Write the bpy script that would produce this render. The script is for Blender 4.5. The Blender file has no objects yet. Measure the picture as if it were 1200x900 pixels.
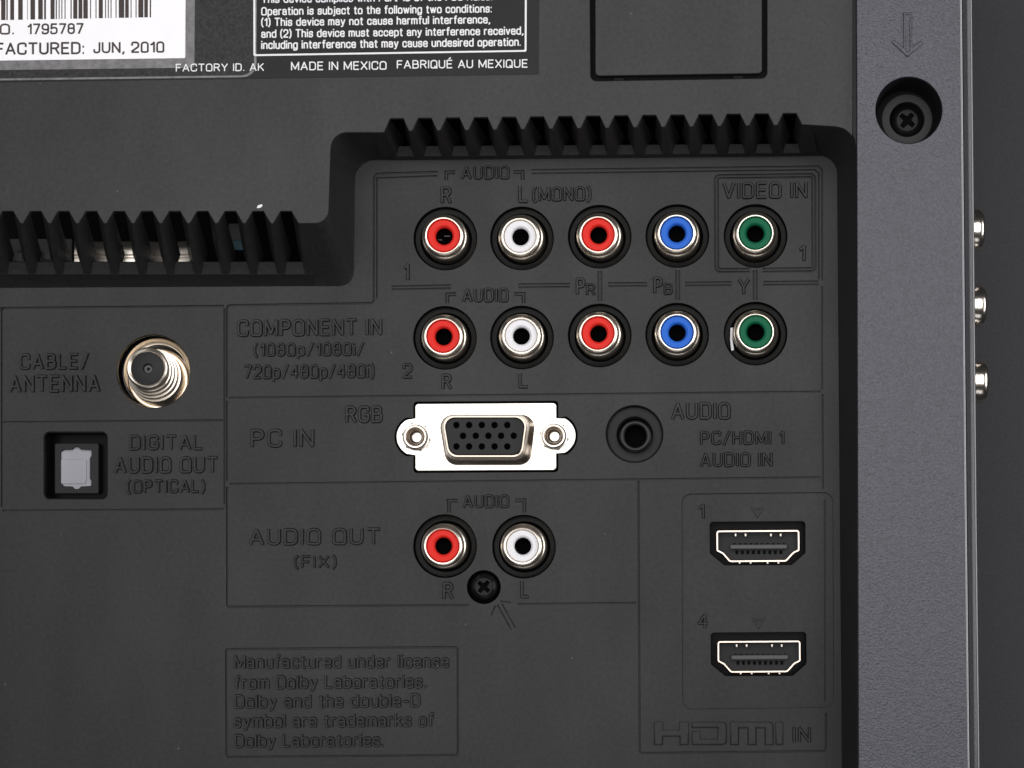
import bpy, bmesh, math, random
from mathutils import Vector, Matrix
random.seed(7)
R = math.radians
S = 0.00016            # metres per photo pixel on the connector plane
VPX, VPY, D = 820.0, 650.0, 2600.0   # foot of the camera on the panel and its distance, in the same pixels
H = 100.0              # height of the rear cover above the connector panel

def W(u, v, d):        # panel pixels -> metres (X right, Z up, the camera looks along +Y)
    return Vector(((u - 600) * S, -d * S, (900 - v) * S))
def UP(px, py, d):     # photo pixel seen at height d -> panel pixels
    k = (D - d) / D
    return (VPX + (px - VPX) * k, VPY + (py - VPY) * k)

# ------------------------------------------------------------------ camera, world, lights
sc = bpy.context.scene
cam = bpy.data.objects.new('camera', bpy.data.cameras.new('camera'))
sc.collection.objects.link(cam); sc.camera = cam
cam.location = W(VPX, VPY, D); cam.rotation_euler = (R(90), 0, 0)
cam.data.sensor_width = 36; cam.data.lens = 36 * D / 1200
cam.data.shift_x = -(VPX - 600) / 1200; cam.data.shift_y = (VPY - 450) / 1200
cam.data.clip_start = 0.01; cam.data.clip_end = 20
wd = bpy.data.worlds.new('World'); sc.world = wd; wd.use_nodes = True
bg = wd.node_tree.nodes['Background']; bg.inputs[0].default_value = (1, 1, 1, 1); bg.inputs[1].default_value = 0.018
sc.view_settings.view_transform = 'Standard'; sc.view_settings.look = 'None'
sc.view_settings.exposure = 0.0; sc.view_settings.gamma = 1.0
sc.render.resolution_x = 1024; sc.render.resolution_y = 768

def area(name, u, v, d, target, wu, hv, watts, col=(1, 1, 1)):
    l = bpy.data.lights.new(name, 'AREA'); l.shape = 'RECTANGLE'; l.size = wu * S; l.size_y = hv * S
    l.energy = watts; l.color = col
    o = bpy.data.objects.new(name, l); sc.collection.objects.link(o)
    o.location = W(u, v, d)
    o.rotation_euler = (W(*target) - o.location).to_track_quat('-Z', 'Y').to_euler()
    return o
area('softbox_key', 720, -60, 3300, (640, 420, 0), 3900, 2700, 3.0, (1, .99, .985))
area('softbox_right', 3700, 250, 1500, (900, 450, 0), 900, 2600, 1.3)
area('softbox_left', -2700, 300, 1700, (400, 450, 0), 1100, 2400, .35)
area('softbox_low', 700, 3300, 1700, (650, 500, 0), 2600, 1000, .22)

# ------------------------------------------------------------------ materials
def mat(name, col, rough=.5, metal=0.0, spec=.5, bump=0.0, bscale=1500, var=0.0, vscale=400, detail=2, coat=0.0, dust=0.0, rvar=0.0, svar=0.0):
    m = bpy.data.materials.new(name); m.use_nodes = True
    nt = m.node_tree; b = nt.nodes['Principled BSDF']
    b.inputs['Base Color'].default_value = (*col, 1); b.inputs['Roughness'].default_value = rough
    b.inputs['Metallic'].default_value = metal; b.inputs['Specular IOR Level'].default_value = spec
    b.inputs['Coat Weight'].default_value = coat
    tc = nt.nodes.new('ShaderNodeNewGeometry')
    def noise(s, det):
        n = nt.nodes.new('ShaderNodeTexNoise'); n.inputs['Scale'].default_value = s; n.inputs['Detail'].default_value = det
        nt.links.new(tc.outputs['Position'], n.inputs['Vector']); return n
    if bump:
        n = noise(bscale, detail); bp = nt.nodes.new('ShaderNodeBump'); bp.inputs['Strength'].default_value = bump
        bp.inputs['Distance'].default_value = 0.00012
        nt.links.new(n.outputs['Fac'], bp.inputs['Height']); nt.links.new(bp.outputs['Normal'], b.inputs['Normal'])
    last = None
    if var:
        n = noise(vscale, 4); mr = nt.nodes.new('ShaderNodeMapRange')
        mr.inputs['From Min'].default_value = .3; mr.inputs['From Max'].default_value = .7
        mr.inputs['To Min'].default_value = 1 - var; mr.inputs['To Max'].default_value = 1 + var
        mx = nt.nodes.new('ShaderNodeVectorMath'); mx.operation = 'SCALE'; mx.inputs[0].default_value = col
        nt.links.new(n.outputs['Fac'], mr.inputs['Value']); nt.links.new(mr.outputs[0], mx.inputs['Scale'])
        last = mx.outputs[0]
    if dust:   # sparse pale specks of dust
        v = nt.nodes.new('ShaderNodeTexVoronoi'); v.inputs['Scale'].default_value = 190
        nt.links.new(tc.outputs['Position'], v.inputs['Vector'])
        n2 = noise(60, 1)
        th = nt.nodes.new('ShaderNodeMath'); th.operation = 'LESS_THAN'; th.inputs[1].default_value = .035
        gt = nt.nodes.new('ShaderNodeMath'); gt.operation = 'GREATER_THAN'; gt.inputs[1].default_value = .54
        ml = nt.nodes.new('ShaderNodeMath'); ml.operation = 'MULTIPLY'
        ms = nt.nodes.new('ShaderNodeMath'); ms.operation = 'MULTIPLY'; ms.inputs[1].default_value = dust
        nt.links.new(v.outputs['Distance'], th.inputs[0]); nt.links.new(n2.outputs['Fac'], gt.inputs[0])
        nt.links.new(th.outputs[0], ml.inputs[0]); nt.links.new(gt.outputs[0], ml.inputs[1]); nt.links.new(ml.outputs[0], ms.inputs[0])
        mix = nt.nodes.new('ShaderNodeMix'); mix.data_type = 'RGBA'
        mix.inputs[6].default_value = (*col, 1); mix.inputs[7].default_value = (.5, .5, .48, 1)
        nt.links.new(ms.outputs[0], mix.inputs[0])
        if last: nt.links.new(last, mix.inputs[6])
        last = mix.outputs[2]
    if last: nt.links.new(last, b.inputs['Base Color'])
    if svar:
        n = noise(1500, 5); n2_ = noise(1, 5); mp = nt.nodes.new('ShaderNodeMapping'); mp.inputs['Rotation'].default_value = (0, R(38), 0); mp.inputs['Scale'].default_value = (90, 60, 34)
        nt.links.new(tc.outputs['Position'], mp.inputs['Vector']); nt.links.new(mp.outputs[0], n2_.inputs['Vector']); ad = nt.nodes.new('ShaderNodeMath'); ad.operation = 'ADD'
        nt.links.new(n.outputs['Fac'], ad.inputs[0]); nt.links.new(n2_.outputs['Fac'], ad.inputs[1])
        mr = nt.nodes.new('ShaderNodeMapRange'); mr.inputs['From Min'].default_value = .7; mr.inputs['From Max'].default_value = 1.3
        mr.inputs['To Min'].default_value = spec * (1 - svar); mr.inputs['To Max'].default_value = spec * (1 + svar)
        nt.links.new(ad.outputs[0], mr.inputs['Value']); nt.links.new(mr.outputs[0], b.inputs['Specular IOR Level'])
    if rvar:
        n = noise(22, 4); mr = nt.nodes.new('ShaderNodeMapRange')
        mr.inputs['From Min'].default_value = .3; mr.inputs['From Max'].default_value = .7
        mr.inputs['To Min'].default_value = rough - rvar; mr.inputs['To Max'].default_value = rough + rvar
        nt.links.new(n.outputs['Fac'], mr.inputs['Value']); nt.links.new(mr.outputs[0], b.inputs['Roughness'])
    return m
M = {}
M['panel'] = mat('satin_black_plastic', (.0105, .0101, .0105), .53, spec=.375, bump=.10, bscale=2600, var=.25, vscale=1200, dust=.12, rvar=.045, svar=.13)
M['cover'] = mat('cover_plastic', (.0135, .0130, .0136), .52, spec=.41, bump=.10, bscale=2600, var=.25, vscale=1200, dust=.08, rvar=.035, svar=.13)
M['bezel'] = mat('grained_grey_plastic', (.040, .0400, .056), .40, spec=.55, bump=1.0, bscale=3000, var=.45, vscale=2900, detail=3)
M['frame'] = mat('dark_grey_frame_plastic', (.034, .033, .037), .6, spec=.2, bump=.15, bscale=1800, var=.12, vscale=1500)
M['gloss'] = mat('glossy_black_plastic', (.006, .006, .006), .16, spec=.5, bump=.02, bscale=900)
M['pit'] = mat('black_pit_plastic', (.004, .004, .004), .3, spec=.05, bump=.05, bscale=900)
M['dark'] = mat('black_interior', (.004, .004, .004), .8, spec=.2)
M['nickel'] = mat('nickel_plating', (.90, .81, .70), .32, metal=1, bump=.03, bscale=900)
M['tin'] = mat('tinned_steel', (.78, .745, .70), .34, metal=1, bump=.06, bscale=700)
M['bronze'] = mat('dull_nickel_shell', (.40, .345, .29), .24, metal=1, bump=.05, bscale=900)
M['red'] = mat('red_insulator', (.72, .030, .022), .5, spec=.12)
M['white'] = mat('white_insulator', (.80, .79, .82), .5, spec=.15)
M['blue'] = mat('blue_insulator', (.028, .14, .60), .5, spec=.12)
M['green'] = mat('green_insulator', (.008, .135, .065), .5, spec=.12)
M['block'] = mat('black_connector_block', (.016, .016, .0175), .5, spec=.2, bump=.05, bscale=1500)
M['contact'] = mat('contact_slot', (.002, .002, .002), .6, spec=.03)
M['tongue'] = mat('grey_tongue', (.085, .085, .09), .45, spec=.3)
M['brk'] = mat('bracket_steel', (.93, .86, .78), .42, metal=1)
M['nut'] = mat('nut_steel', (.62, .56, .50), .22, metal=1, bump=.05, bscale=600)
M['thread'] = mat('brass_thread', (.26, .21, .17), .35, metal=1)
M['hshell'] = mat('hdmi_shell_steel', (.70, .59, .50), .34, metal=1)
M['spot'] = mat('spring_steel', (.45, .41, .37), .35, metal=1)
M['shutter'] = mat('grey_shutter_plastic', (.36, .355, .395), .5, spec=.2)
M['screw'] = mat('black_screw', (.006, .006, .006), .3, spec=.12)
M['washer'] = mat('dark_recess_plastic', (.016, .0165, .016), .5, spec=.3)
M['paper'] = mat('white_label_paper', (.93, .915, .94), .5, var=.01)
M['ink'] = mat('brown_black_ink', (.035, .022, .02), .6)
M['blabel'] = mat('black_label_film', (.010, .0095, .010), .5, spec=.22, var=.25, vscale=2600, bump=.05, bscale=2000)
M['film'] = mat('hazy_film', (.13, .125, .13), .4, var=.35, vscale=900, bump=.1, bscale=1800)
M['print'] = mat('white_print', (.80, .79, .81), .6)
M['speckle'] = mat('speckled_film', (.016, .0155, .016), .5, spec=.28, var=.75, vscale=2200, bump=.3, bscale=2500)
M['edge'] = mat('smooth_grey_edge', (.030, .029, .038), .22, spec=1.0, bump=.03, bscale=900, coat=1.0)
M['jack'] = mat('jack_black', (.006, .006, .006), .30, spec=.24)
M['wellp'] = mat('socket_well_black', (.0045, .0045, .0045), .28, spec=.075, bump=.05, bscale=900)
M['board'] = mat('grey_board', (.10, .10, .10), .6)
M['teal'] = mat('teal_component', (.01, .09, .13), .4)

# ------------------------------------------------------------------ helpers
tv = bpy.data.objects.new('television', None); sc.collection.objects.link(tv)
tv.location = W(500, 1040, 0)
tv['label'] = 'back of a black plastic television with sockets, vents and a grey grained edge'
tv['category'] = 'television'
bpy.context.view_layer.update()

def link(name, me, m, parent, loc=Vector((0, 0, 0)), label=None, kind=None, ang=35):
    me.name = name
    if m is not None and not me.materials: me.materials.append(m)
    me.polygons.foreach_set('use_smooth', [True] * len(me.polygons))
    me.set_sharp_from_angle(angle=R(ang))
    o = bpy.data.objects.new(name, me); sc.collection.objects.link(o)
    setp(o, parent, loc)
    if label: o['label'] = label
    if kind: o['kind'] = kind
    return o
WORLD = {tv.name: tv.location.copy()}
def setp(o, parent, loc):
    WORLD[o.name] = Vector(loc)
    if parent is not None:
        o.parent = parent
        o.location = Vector(loc) - WORLD[parent.name]
    else:
        o.location = loc
def mesh(verts, faces, org=(600, 900, 0), name='m'):
    o = W(*org); me = bpy.data.meshes.new(name)
    me.from_pydata([tuple(W(*p) - o) for p in verts], [], faces)
    bm = bmesh.new(); bm.from_mesh(me); bmesh.ops.remove_doubles(bm, verts=bm.verts, dist=1e-8)
    bmesh.ops.recalc_face_normals(bm, faces=bm.faces); bm.to_mesh(me); bm.free()
    return me
def join(*mes):
    bm = bmesh.new()
    for me in mes: bm.from_mesh(me)
    out = bpy.data.meshes.new('m'); bm.to_mesh(out); bm.free()
    return out
def curve_mesh(cu, zshift, org, fx=1.0, off=(0, 0), rot=0.0):
    ob = bpy.data.objects.new('tmp', cu); sc.collection.objects.link(ob)
    dg = bpy.context.evaluated_depsgraph_get(); dg.update()
    me = bpy.data.meshes.new_from_object(ob.evaluated_get(dg))
    bpy.data.objects.remove(ob); bpy.data.curves.remove(cu)
    o = W(*org); c, s = math.cos(rot), math.sin(rot)
    for v in me.vertices:
        x, y, z = v.co; x *= fx
        x, y = x * c - y * s, x * s + y * c
        v.co = W(x + off[0], -y + off[1], z + zshift) - o
    me.materials.clear()
    return me
def plate_mesh(loops, d_top, thick, bevel=.6, org=(600, 900, 0), res=2):
    cu = bpy.data.curves.new('c', 'CURVE'); cu.dimensions = '2D'; cu.fill_mode = 'BOTH'
    cu.extrude = max(0.0, thick / 2 - bevel); cu.bevel_depth = bevel; cu.offset = -bevel; cu.bevel_resolution = res
    for lp in loops:
        sp = cu.splines.new('POLY'); sp.points.add(len(lp) - 1); sp.use_cyclic_u = True
        for p, (u, v) in zip(sp.points, lp): p.co = (u, -v, 0, 1)
    return curve_mesh(cu, d_top - thick / 2, org)
def plate(name, loops, d_top, thick, m, parent, bevel=.6, org=(600, 900, 0), label=None, res=2):
    return link(name, plate_mesh(loops, d_top, thick, bevel, org, res), m, parent, W(*org), label)
def up(loop, d): return [UP(x, y, d) for x, y in loop]
def circ(cx, cy, r, n=48, a0=0): return [(cx + r * math.cos(a0 + 2 * math.pi * i / n), cy + r * math.sin(a0 + 2 * math.pi * i / n)) for i in range(n)]
def rounded(pts, rads, n=5):
    out = []; N = len(pts)
    if not isinstance(rads, (list, tuple)): rads = [rads] * N
    for i in range(N):
        p = Vector(pts[i]); a = Vector(pts[i - 1]); b = Vector(pts[(i + 1) % N]); r = rads[i]
        if r <= 0: out.append(tuple(p)); continue
        da = (a - p).normalized(); db = (b - p).normalized()
        half = da.angle(db) / 2; t = min(r / math.tan(half), (a - p).length * .49, (b - p).length * .49); rr = t * math.tan(half)
        c = p + (da + db).normalized() * rr / math.sin(half)
        s = p + da * t - c; e = p + db * t - c
        a0 = math.atan2(s.y, s.x); a1 = math.atan2(e.y, e.x); dlt = (a1 - a0 + math.pi) % (2 * math.pi) - math.pi
        for k in range(n + 1):
            an = a0 + dlt * k / n; out.append((c.x + rr * math.cos(an), c.y + rr * math.sin(an)))
    return out
def rect(x0, y0, x1, y1, r=0): return rounded([(x0, y0), (x1, y0), (x1, y1), (x0, y1)], r) if r else [(x0, y0), (x1, y0), (x1, y1), (x0, y1)]
def arcpath(pts, rad):     # open polyline with rounded inner corners
    out = [pts[0]]
    for i in range(1, len(pts) - 1):
        seg = rounded([pts[i - 1], pts[i], pts[i + 1]], [0, rad, 0], 4); out += seg[1:-1]
    return out + [pts[-1]]
def slot(pts, w):          # thin closed slot along an open polyline
    L, Rr = [], []; n = len(pts)
    for i, p in enumerate(pts):
        p = Vector(p)
        t1 = (p - Vector(pts[i - 1])).normalized() if i else None
        t2 = (Vector(pts[i + 1]) - p).normalized() if i < n - 1 else None
        t = ((t1 or t2) + (t2 or t1)).normalized(); nr = Vector((-t.y, t.x))
        ref = t1 or t2; k = (w / 2) / max(.3, nr.dot(Vector((-ref.y, ref.x))))
        L.append(tuple(p + nr * k)); Rr.append(tuple(p - nr * k))
    return L + Rr[::-1]
def lathe_mesh(prof, seg=48, tilt=(0, 0), cap0=False, cap1=False):   # prof [(r, d)] round the axis towards the camera
    V, F = [], []
    for r, d in prof:
        for k in range(seg):
            a = 2 * math.pi * k / seg; V.append((r * math.cos(a) + tilt[0] * d, r * math.sin(a) + tilt[1] * d, d))
    for i in range(len(prof) - 1):
        for k in range(seg):
            F.append((i * seg + k, i * seg + (k + 1) % seg, (i + 1) * seg + (k + 1) % seg, (i + 1) * seg + k))
    if cap0: F.append(tuple(range(seg))[::-1])
    if cap1: F.append(tuple(range((len(prof) - 1) * seg, len(prof) * seg)))
    me = bpy.data.meshes.new('m')
    me.from_pydata([(x * S, -d * S, -y * S) for x, y, d in V], [], F)
    bm = bmesh.new(); bm.from_mesh(me); bmesh.ops.recalc_face_normals(bm, faces=bm.faces); bm.to_mesh(me); bm.free()
    return me
def grid_mesh(rows, org=(600, 900, 0), closed=False):
    n = len(rows[0]); V = [p for r in rows for p in r]; F = []
    for i in range(len(rows) - 1):
        for k in range(n if closed else n - 1):
            F.append((i * n + k, i * n + (k + 1) % n, (i + 1) * n + (k + 1) % n, (i + 1) * n + k))
    return mesh(V, F, org)
def box_mesh(x0, y0, x1, y1, d0, d1, bev=.4, org=(600, 900, 0)): return plate_mesh([rect(x0, y0, x1, y1)], d1, d1 - d0, bev, org, 1)

# ------------------------------------------------------------------ stroke lettering (cap height 1; points (x, y[, corner radius]))
q = .24
GL = {
 'A': (.62, [[(0, 0), (.31, 1), (.62, 0)], [(.11, .32), (.51, .32)]]),
 'B': (.54, [[(0, .52), (.50, .52, .2), (.50, 1, .2), (0, 1), (0, 0), (.54, 0, .22), (.54, .52, .22), (.3, .52)]]),
 'C': (.56, [[(.56, .70), (.56, 1, q), (0, 1, q), (0, 0, q), (.56, 0, q), (.56, .30)]]),
 'D': (.56, [[(.05, 0), (0, 0), (0, 1), (.56, 1, .26), (.56, 0, .26), (.05, 0)]]),
 'E': (.48, [[(.48, 1), (0, 1), (0, 0), (.48, 0)], [(0, .52), (.42, .52)]]),
 'F': (.46, [[(.46, 1), (0, 1), (0, 0)], [(0, .50), (.40, .50)]]),
 'G': (.58, [[(.56, .74), (.56, 1, q), (0, 1, q), (0, 0, q), (.58, 0, q), (.58, .47), (.33, .47)]]),
 'H': (.54, [[(0, 0), (0, 1)], [(.54, 0), (.54, 1)], [(0, .52), (.54, .52)]]),
 'I': (.0, [[(0, 0), (0, 1)]]),
 'J': (.42, [[(.42, 1), (.42, 0, q), (0, 0, q), (0, .30)]]),
 'K': (.54, [[(0, 0), (0, 1)], [(.52, 1), (0, .40)], [(.18, .60), (.54, 0)]]),
 'L': (.44, [[(0, 1), (0, 0), (.44, 0)]]),
 'M': (.70, [[(0, 0), (0, 1), (.35, .12), (.70, 1), (.70, 0)]]),
 'N': (.56, [[(0, 0), (0, 1), (.56, 0), (.56, 1)]]),
 'O': (.58, [[(.29, 0), (.58, 0, .27), (.58, 1, .27), (0, 1, .27), (0, 0, .27), (.29, 0)]]),
 'P': (.52, [[(0, 0), (0, 1), (.52, 1, .25), (.52, .46, .25), (0, .46)]]),
 'Q': (.58, [[(.29, 0), (.58, 0, .27), (.58, 1, .27), (0, 1, .27), (0, 0, .27), (.29, 0)], [(.36, .24), (.62, -.04)]]),
 'R': (.55, [[(0, 0), (0, 1), (.53, 1, .24), (.53, .50, .24), (0, .50)], [(.30, .50), (.55, 0)]]),
 'S': (.54, [[(.53, .72), (.53, 1, .23), (0, 1, .23), (.01, .53, .22), (.54, .51, .22), (.54, 0, .23), (0, 0, .23), (0, .28)]]),
 'T': (.56, [[(0, 1), (.56, 1)], [(.28, 1), (.28, 0)]]),
 'U': (.55, [[(0, 1), (0, 0, .26), (.55, 0, .26), (.55, 1)]]),
 'V': (.60, [[(0, 1), (.30, 0), (.60, 1)]]),
 'X': (.58, [[(0, 0), (.58, 1)], [(0, 1), (.58, 0)]]),
 'Y': (.58, [[(0, 1), (.29, .46), (.58, 1)], [(.29, .46), (.29, 0)]]),
 '0': (.50, [[(.25, 0), (.50, 0, .24), (.50, 1, .24), (0, 1, .24), (0, 0, .24), (.25, 0)]]),
 '1': (.24, [[(0, .76), (.10, .80), (.24, 1), (.24, 0)]]),
 '2': (.50, [[(0, .72), (0, 1, .23), (.50, 1, .23), (.50, .56, .2), (0, .10, .1), (0, 0), (.50, 0)]]),
 '3': (.50, [[(0, .74), (0, 1, .23), (.50, 1, .23), (.48, .53, .2), (.2, .53)], [(.2, .53), (.50, .53, .22), (.50, 0, .23), (0, 0, .23), (0, .26)]]),
 '4': (.54, [[(.40, 0), (.40, 1), (0, .32), (.54, .32)]]),
 '5': (.50, [[(.46, 1), (.06, 1), (.02, .50), (.08, .62, .1), (.50, .62, .26), (.50, 0, .24), (0, 0, .24), (0, .24)]]),
 '7': (.50, [[(0, 1), (.50, 1), (.16, 0)]]),
 '8': (.50, [[(.25, .54), (.48, .54, .2), (.48, 1, .22), (.02, 1, .22), (.02, .54, .2), (.25, .54)], [(.25, .54), (.50, .54, .23), (.50, 0, .24), (0, 0, .24), (0, .54, .23), (.25, .54)]]),
 '9': (.50, [[(.50, .52), (.50, .42, .2), (0, .42, .24), (0, 1, .24), (.50, 1, .24), (.50, 0, .24), (.02, 0, .22), (.02, .2)]]),
 '(': (.16, [[(.16, 1.08), (0, .76, .3), (0, .16, .3), (.16, -.16)]]),
 ')': (.16, [[(0, 1.08), (.16, .76, .3), (.16, .16, .3), (0, -.16)]]),
 '/': (.40, [[(0, -.06), (.40, 1.06)]]),
 '.': (.03, [[(0, .02), (.03, .02)]]), ',': (.07, [[(.07, .03), (.07, -.02), (0, -.18)]]),
 ':': (.03, [[(0, .02), (.03, .02)], [(0, .62), (.03, .62)]]), '-': (.36, [[(0, .40), (.36, .40)]]),
 'a': (.44, [[(.02, .52), (.02, .70, .17), (.42, .70, .18), (.42, .08), (.46, 0)], [(.42, .40), (0, .38, .17), (0, 0, .17), (.42, .02, .16), (.42, .2)]]),
 'b': (.46, [[(0, 1), (0, 0)], [(0, .2), (0, 0, .2), (.46, 0, .21), (.46, .70, .21), (0, .70, .2), (0, .5)]]),
 'c': (.43, [[(.43, .48), (.43, .70, .2), (0, .70, .2), (0, 0, .2), (.43, 0, .2), (.43, .22)]]),
 'd': (.46, [[(.46, 1), (.46, 0)], [(.46, .2), (.46, 0, .2), (0, 0, .21), (0, .70, .21), (.46, .70, .2), (.46, .5)]]),
 'e': (.45, [[(.0, .37), (.45, .37), (.45, .70, .2), (0, .70, .21), (0, 0, .21), (.45, 0, .2), (.45, .18)]]),
 'f': (.30, [[(.32, 1), (.13, 1, .16), (.13, 0)], [(0, .70), (.30, .70)]]),
 'g': (.46, [[(.46, .70), (.46, -.24, .2), (.02, -.24, .18), (.02, -.10)], [(.46, .2), (.46, 0, .2), (0, 0, .21), (0, .70, .21), (.46, .70, .2), (.46, .5)]]),
 'h': (.43, [[(0, 1), (0, 0)], [(0, .45), (0, .70, .2), (.43, .70, .2), (.43, 0)]]),
 'i': (.0, [[(0, 0), (0, .70)], [(0, .93), (0, 1)]]),
 'j': (.10, [[(.10, .70), (.10, -.22, .14), (-.05, -.22)], [(.10, .93), (.10, 1)]]),
 'k': (.44, [[(0, 0), (0, 1)], [(.42, .70), (0, .28)], [(.16, .44), (.44, 0)]]),
 'l': (.0, [[(0, 0), (0, 1)]]),
 'm': (.68, [[(0, 0), (0, .70)], [(0, .45), (0, .70, .18), (.34, .70, .17), (.34, 0)], [(.34, .45), (.34, .70, .17), (.68, .70, .18), (.68, 0)]]),
 'n': (.43, [[(0, 0), (0, .70)], [(0, .45), (0, .70, .2), (.43, .70, .2), (.43, 0)]]),
 'o': (.46, [[(.23, 0), (.46, 0, .21), (.46, .70, .21), (0, .70, .21), (0, 0, .21), (.23, 0)]]),
 'p': (.46, [[(0, .70), (0, -.26)], [(0, .2), (0, 0, .2), (.46, 0, .21), (.46, .70, .21), (0, .70, .2), (0, .5)]]),
 'r': (.27, [[(0, 0), (0, .70)], [(0, .42), (0, .69, .2), (.27, .69)]]),
 's': (.41, [[(.40, .50), (.40, .70, .17), (.01, .70, .17), (.01, .37, .15), (.41, .35, .15), (.41, 0, .17), (0, 0, .17), (0, .20)]]),
 't': (.28, [[(.12, .92), (.12, 0, .14), (.29, 0)], [(0, .70), (.28, .70)]]),
 'u': (.43, [[(0, .70), (0, 0, .2), (.43, 0, .2), (.43, .25)], [(.43, .70), (.43, 0)]]),
 'v': (.44, [[(0, .70), (.22, 0), (.44, .70)]]),
 'w': (.66, [[(0, .70), (.17, 0), (.33, .66), (.49, 0), (.66, .70)]]),
 'y': (.45, [[(0, .70), (.23, .0)], [(.45, .70), (.18, -.17, .1), (.02, -.25)]]),
}
GL['\u00c9'] = (.48, GL['E'][1] + [[(.18, 1.18), (.34, 1.36)]])
def round_open(pts):
    P2 = [p[:2] for p in pts]; rad = [p[2] if len(p) > 2 else 0 for p in pts]
    out = [P2[0]]
    for i in range(1, len(pts) - 1):
        if rad[i]:
            out += rounded([P2[i - 1], P2[i], P2[i + 1]], [0, rad[i], 0], 5)[1:-1]
        else: out.append(P2[i])
    return out + [P2[-1]]
def split_sharp(p):
    out = [[p[0]]]
    for i in range(1, len(p)):
        out[-1].append(p[i])
        if i < len(p) - 1:
            a = Vector(p[i]) - Vector(p[i - 1]); b = Vector(p[i + 1]) - Vector(p[i])
            if a.length > 1e-6 and b.length > 1e-6 and a.angle(b) > R(48): out.append([p[i]])
    return out
GLR = {c: (w, [q2 for s in st for q2 in split_sharp(round_open(s))]) for c, (w, st) in GL.items()}
def text_mesh(s, x0, x1, yt, yb, d, slope=.5, raise_h=1.8, side=.9, sw=.17, track=.26, flat=False, **_):
    """one line of lettering, its strokes ridges with sloping sides (or flat print), fitted between x0 and x1"""
    (x0, ya), (x1, _y) = UP(x0, yb, d), UP(x1, yb, d); yt = UP(0, yt, d)[1]; yb = ya
    h = yb - yt; pen = 0.0; items = []
    for ch in s:
        if ch == ' ': pen += .42; continue
        w, st = GLR[ch]
        items += [(pen, p) for p in st]; pen += w + track
    total = pen - track
    fx = ((x1 - x0) - sw * h) / total; fy = h * (1 - sw); sl = math.tan(R(slope))
    V, F = [], []
    for i, (px, pts) in enumerate(items):
        P2 = []
        for (x, y) in pts:
            X = x0 + sw * h / 2 + (px + x) * fx; Y = yb - sw * h / 2 - y * fy
            p = Vector((X, Y - (X - x0) * sl))
            if not P2 or (p - P2[-1]).length > .02: P2.append(p)
        n = len(P2); closed = (P2[0] - P2[-1]).length < .05
        hw = sw * h / 2; top = d + (raise_h if not flat else .10) + .045 * (i % 7)
        base = len(V); bot = d - .6 if not flat else d - .05
        sd = side if not flat else 0.0
        for k in range(n):
            t1 = (P2[k] - P2[k - 1]).normalized() if k else ((P2[-1] - P2[-2]).normalized() if closed else None)
            t2 = (P2[k + 1] - P2[k]).normalized() if k < n - 1 else ((P2[1] - P2[0]).normalized() if closed else None)
            t = (t1 or t2) + (t2 or t1); t = t.normalized() if t.length > 1e-6 else (t1 or t2)
            nr = Vector((-t.y, t.x)); ref = t1 or t2; m_ = 1 / max(.42, abs(nr.dot(Vector((-ref.y, ref.x)))))
            ext = Vector((0, 0))
            if not closed and k in (0, n - 1): ext = t * (hw * .55) * (-1 if k == 0 else 1)
            for (o, z) in ((-(hw + sd / 2), bot), (-(hw - sd / 2), top), (hw - sd / 2, top), (hw + sd / 2, bot)):
                e = ext * (1 if z == bot or flat else max(0, 1 - sd / max(hw, .01) * .6))
                p = P2[k] + nr * o * m_ + e; V.append((p.x, p.y, z))
        for k in range(n - 1):
            for j in range(3):
                a = base + k * 4 + j; F.append((a, a + 1, a + 5, a + 4))
        if not closed:
            F.append((base, base + 1, base + 2, base + 3)); e = base + (n - 1) * 4; F.append((e, e + 3, e + 2, e + 1))
    o = W(600, 900, 0); me = bpy.data.meshes.new('m')
    me.from_pydata([tuple(W(*p) - o) for p in V], [], F)
    bm = bmesh.new(); bm.from_mesh(me); bmesh.ops.recalc_face_normals(bm, faces=bm.faces)
    # every stroke is an open strip: make sure that its top looks at the camera
    for f in bm.faces:
        if f.normal.y > 0: f.normal_flip()
    bm.to_mesh(me); bm.free()
    return me

# ------------------------------------------------------------------ connector panel
P = {}   # holes of the connector panel
RCA = [  # photo centres of well and of the front rim, insulator colour, words for the label
    (522, 279.5, 'red', 'red socket in upper row under letter R'), (611.5, 279.5, 'white', 'white socket in upper row under L (MONO)'),
    (702.6, 277.5, 'red', 'red component socket above PR lettering'), (793.6, 276.5, 'blue', 'blue component socket above PB lettering'),
    (885.3, 276.5, 'green', 'green component socket under VIDEO IN lettering'),
    (521.5, 396, 'red', 'red socket in second row above letter R'), (611.8, 395.5, 'white', 'white socket in second row above letter L'),
    (702.6, 393, 'red', 'red component socket below PR lettering'), (793.6, 392, 'blue', 'blue component socket below PB lettering'),
    (885.3, 391, 'green', 'green component socket below letter Y with a white sliver beside it'),
    (521.5, 640, 'red', 'red socket beside AUDIO OUT (FIX) lettering'), (614, 640.5, 'white', 'white socket above the letter L near the black screw')]
holes = [circ(x, y, 37) for x, y, *_ in RCA]
holes.append(circ(179.6, 435.2, 43, 56))
holes.append(circ(743.4, 508.6, 33.7))
holes.append(rect(51, 506, 126, 585, 7))
holes.append(circ(567, 688, 19.5, 32))
vga_out = [(486.6, 473), (652, 472), (652, 551), (486.6, 552)]
def ear(cx, cy, r, a0, a1, n=14): return [(cx + r * math.cos(R(a0 + (a1 - a0) * i / n)), cy + r * math.sin(R(a0 + (a1 - a0) * i / n))) for i in range(n + 1)]
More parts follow.
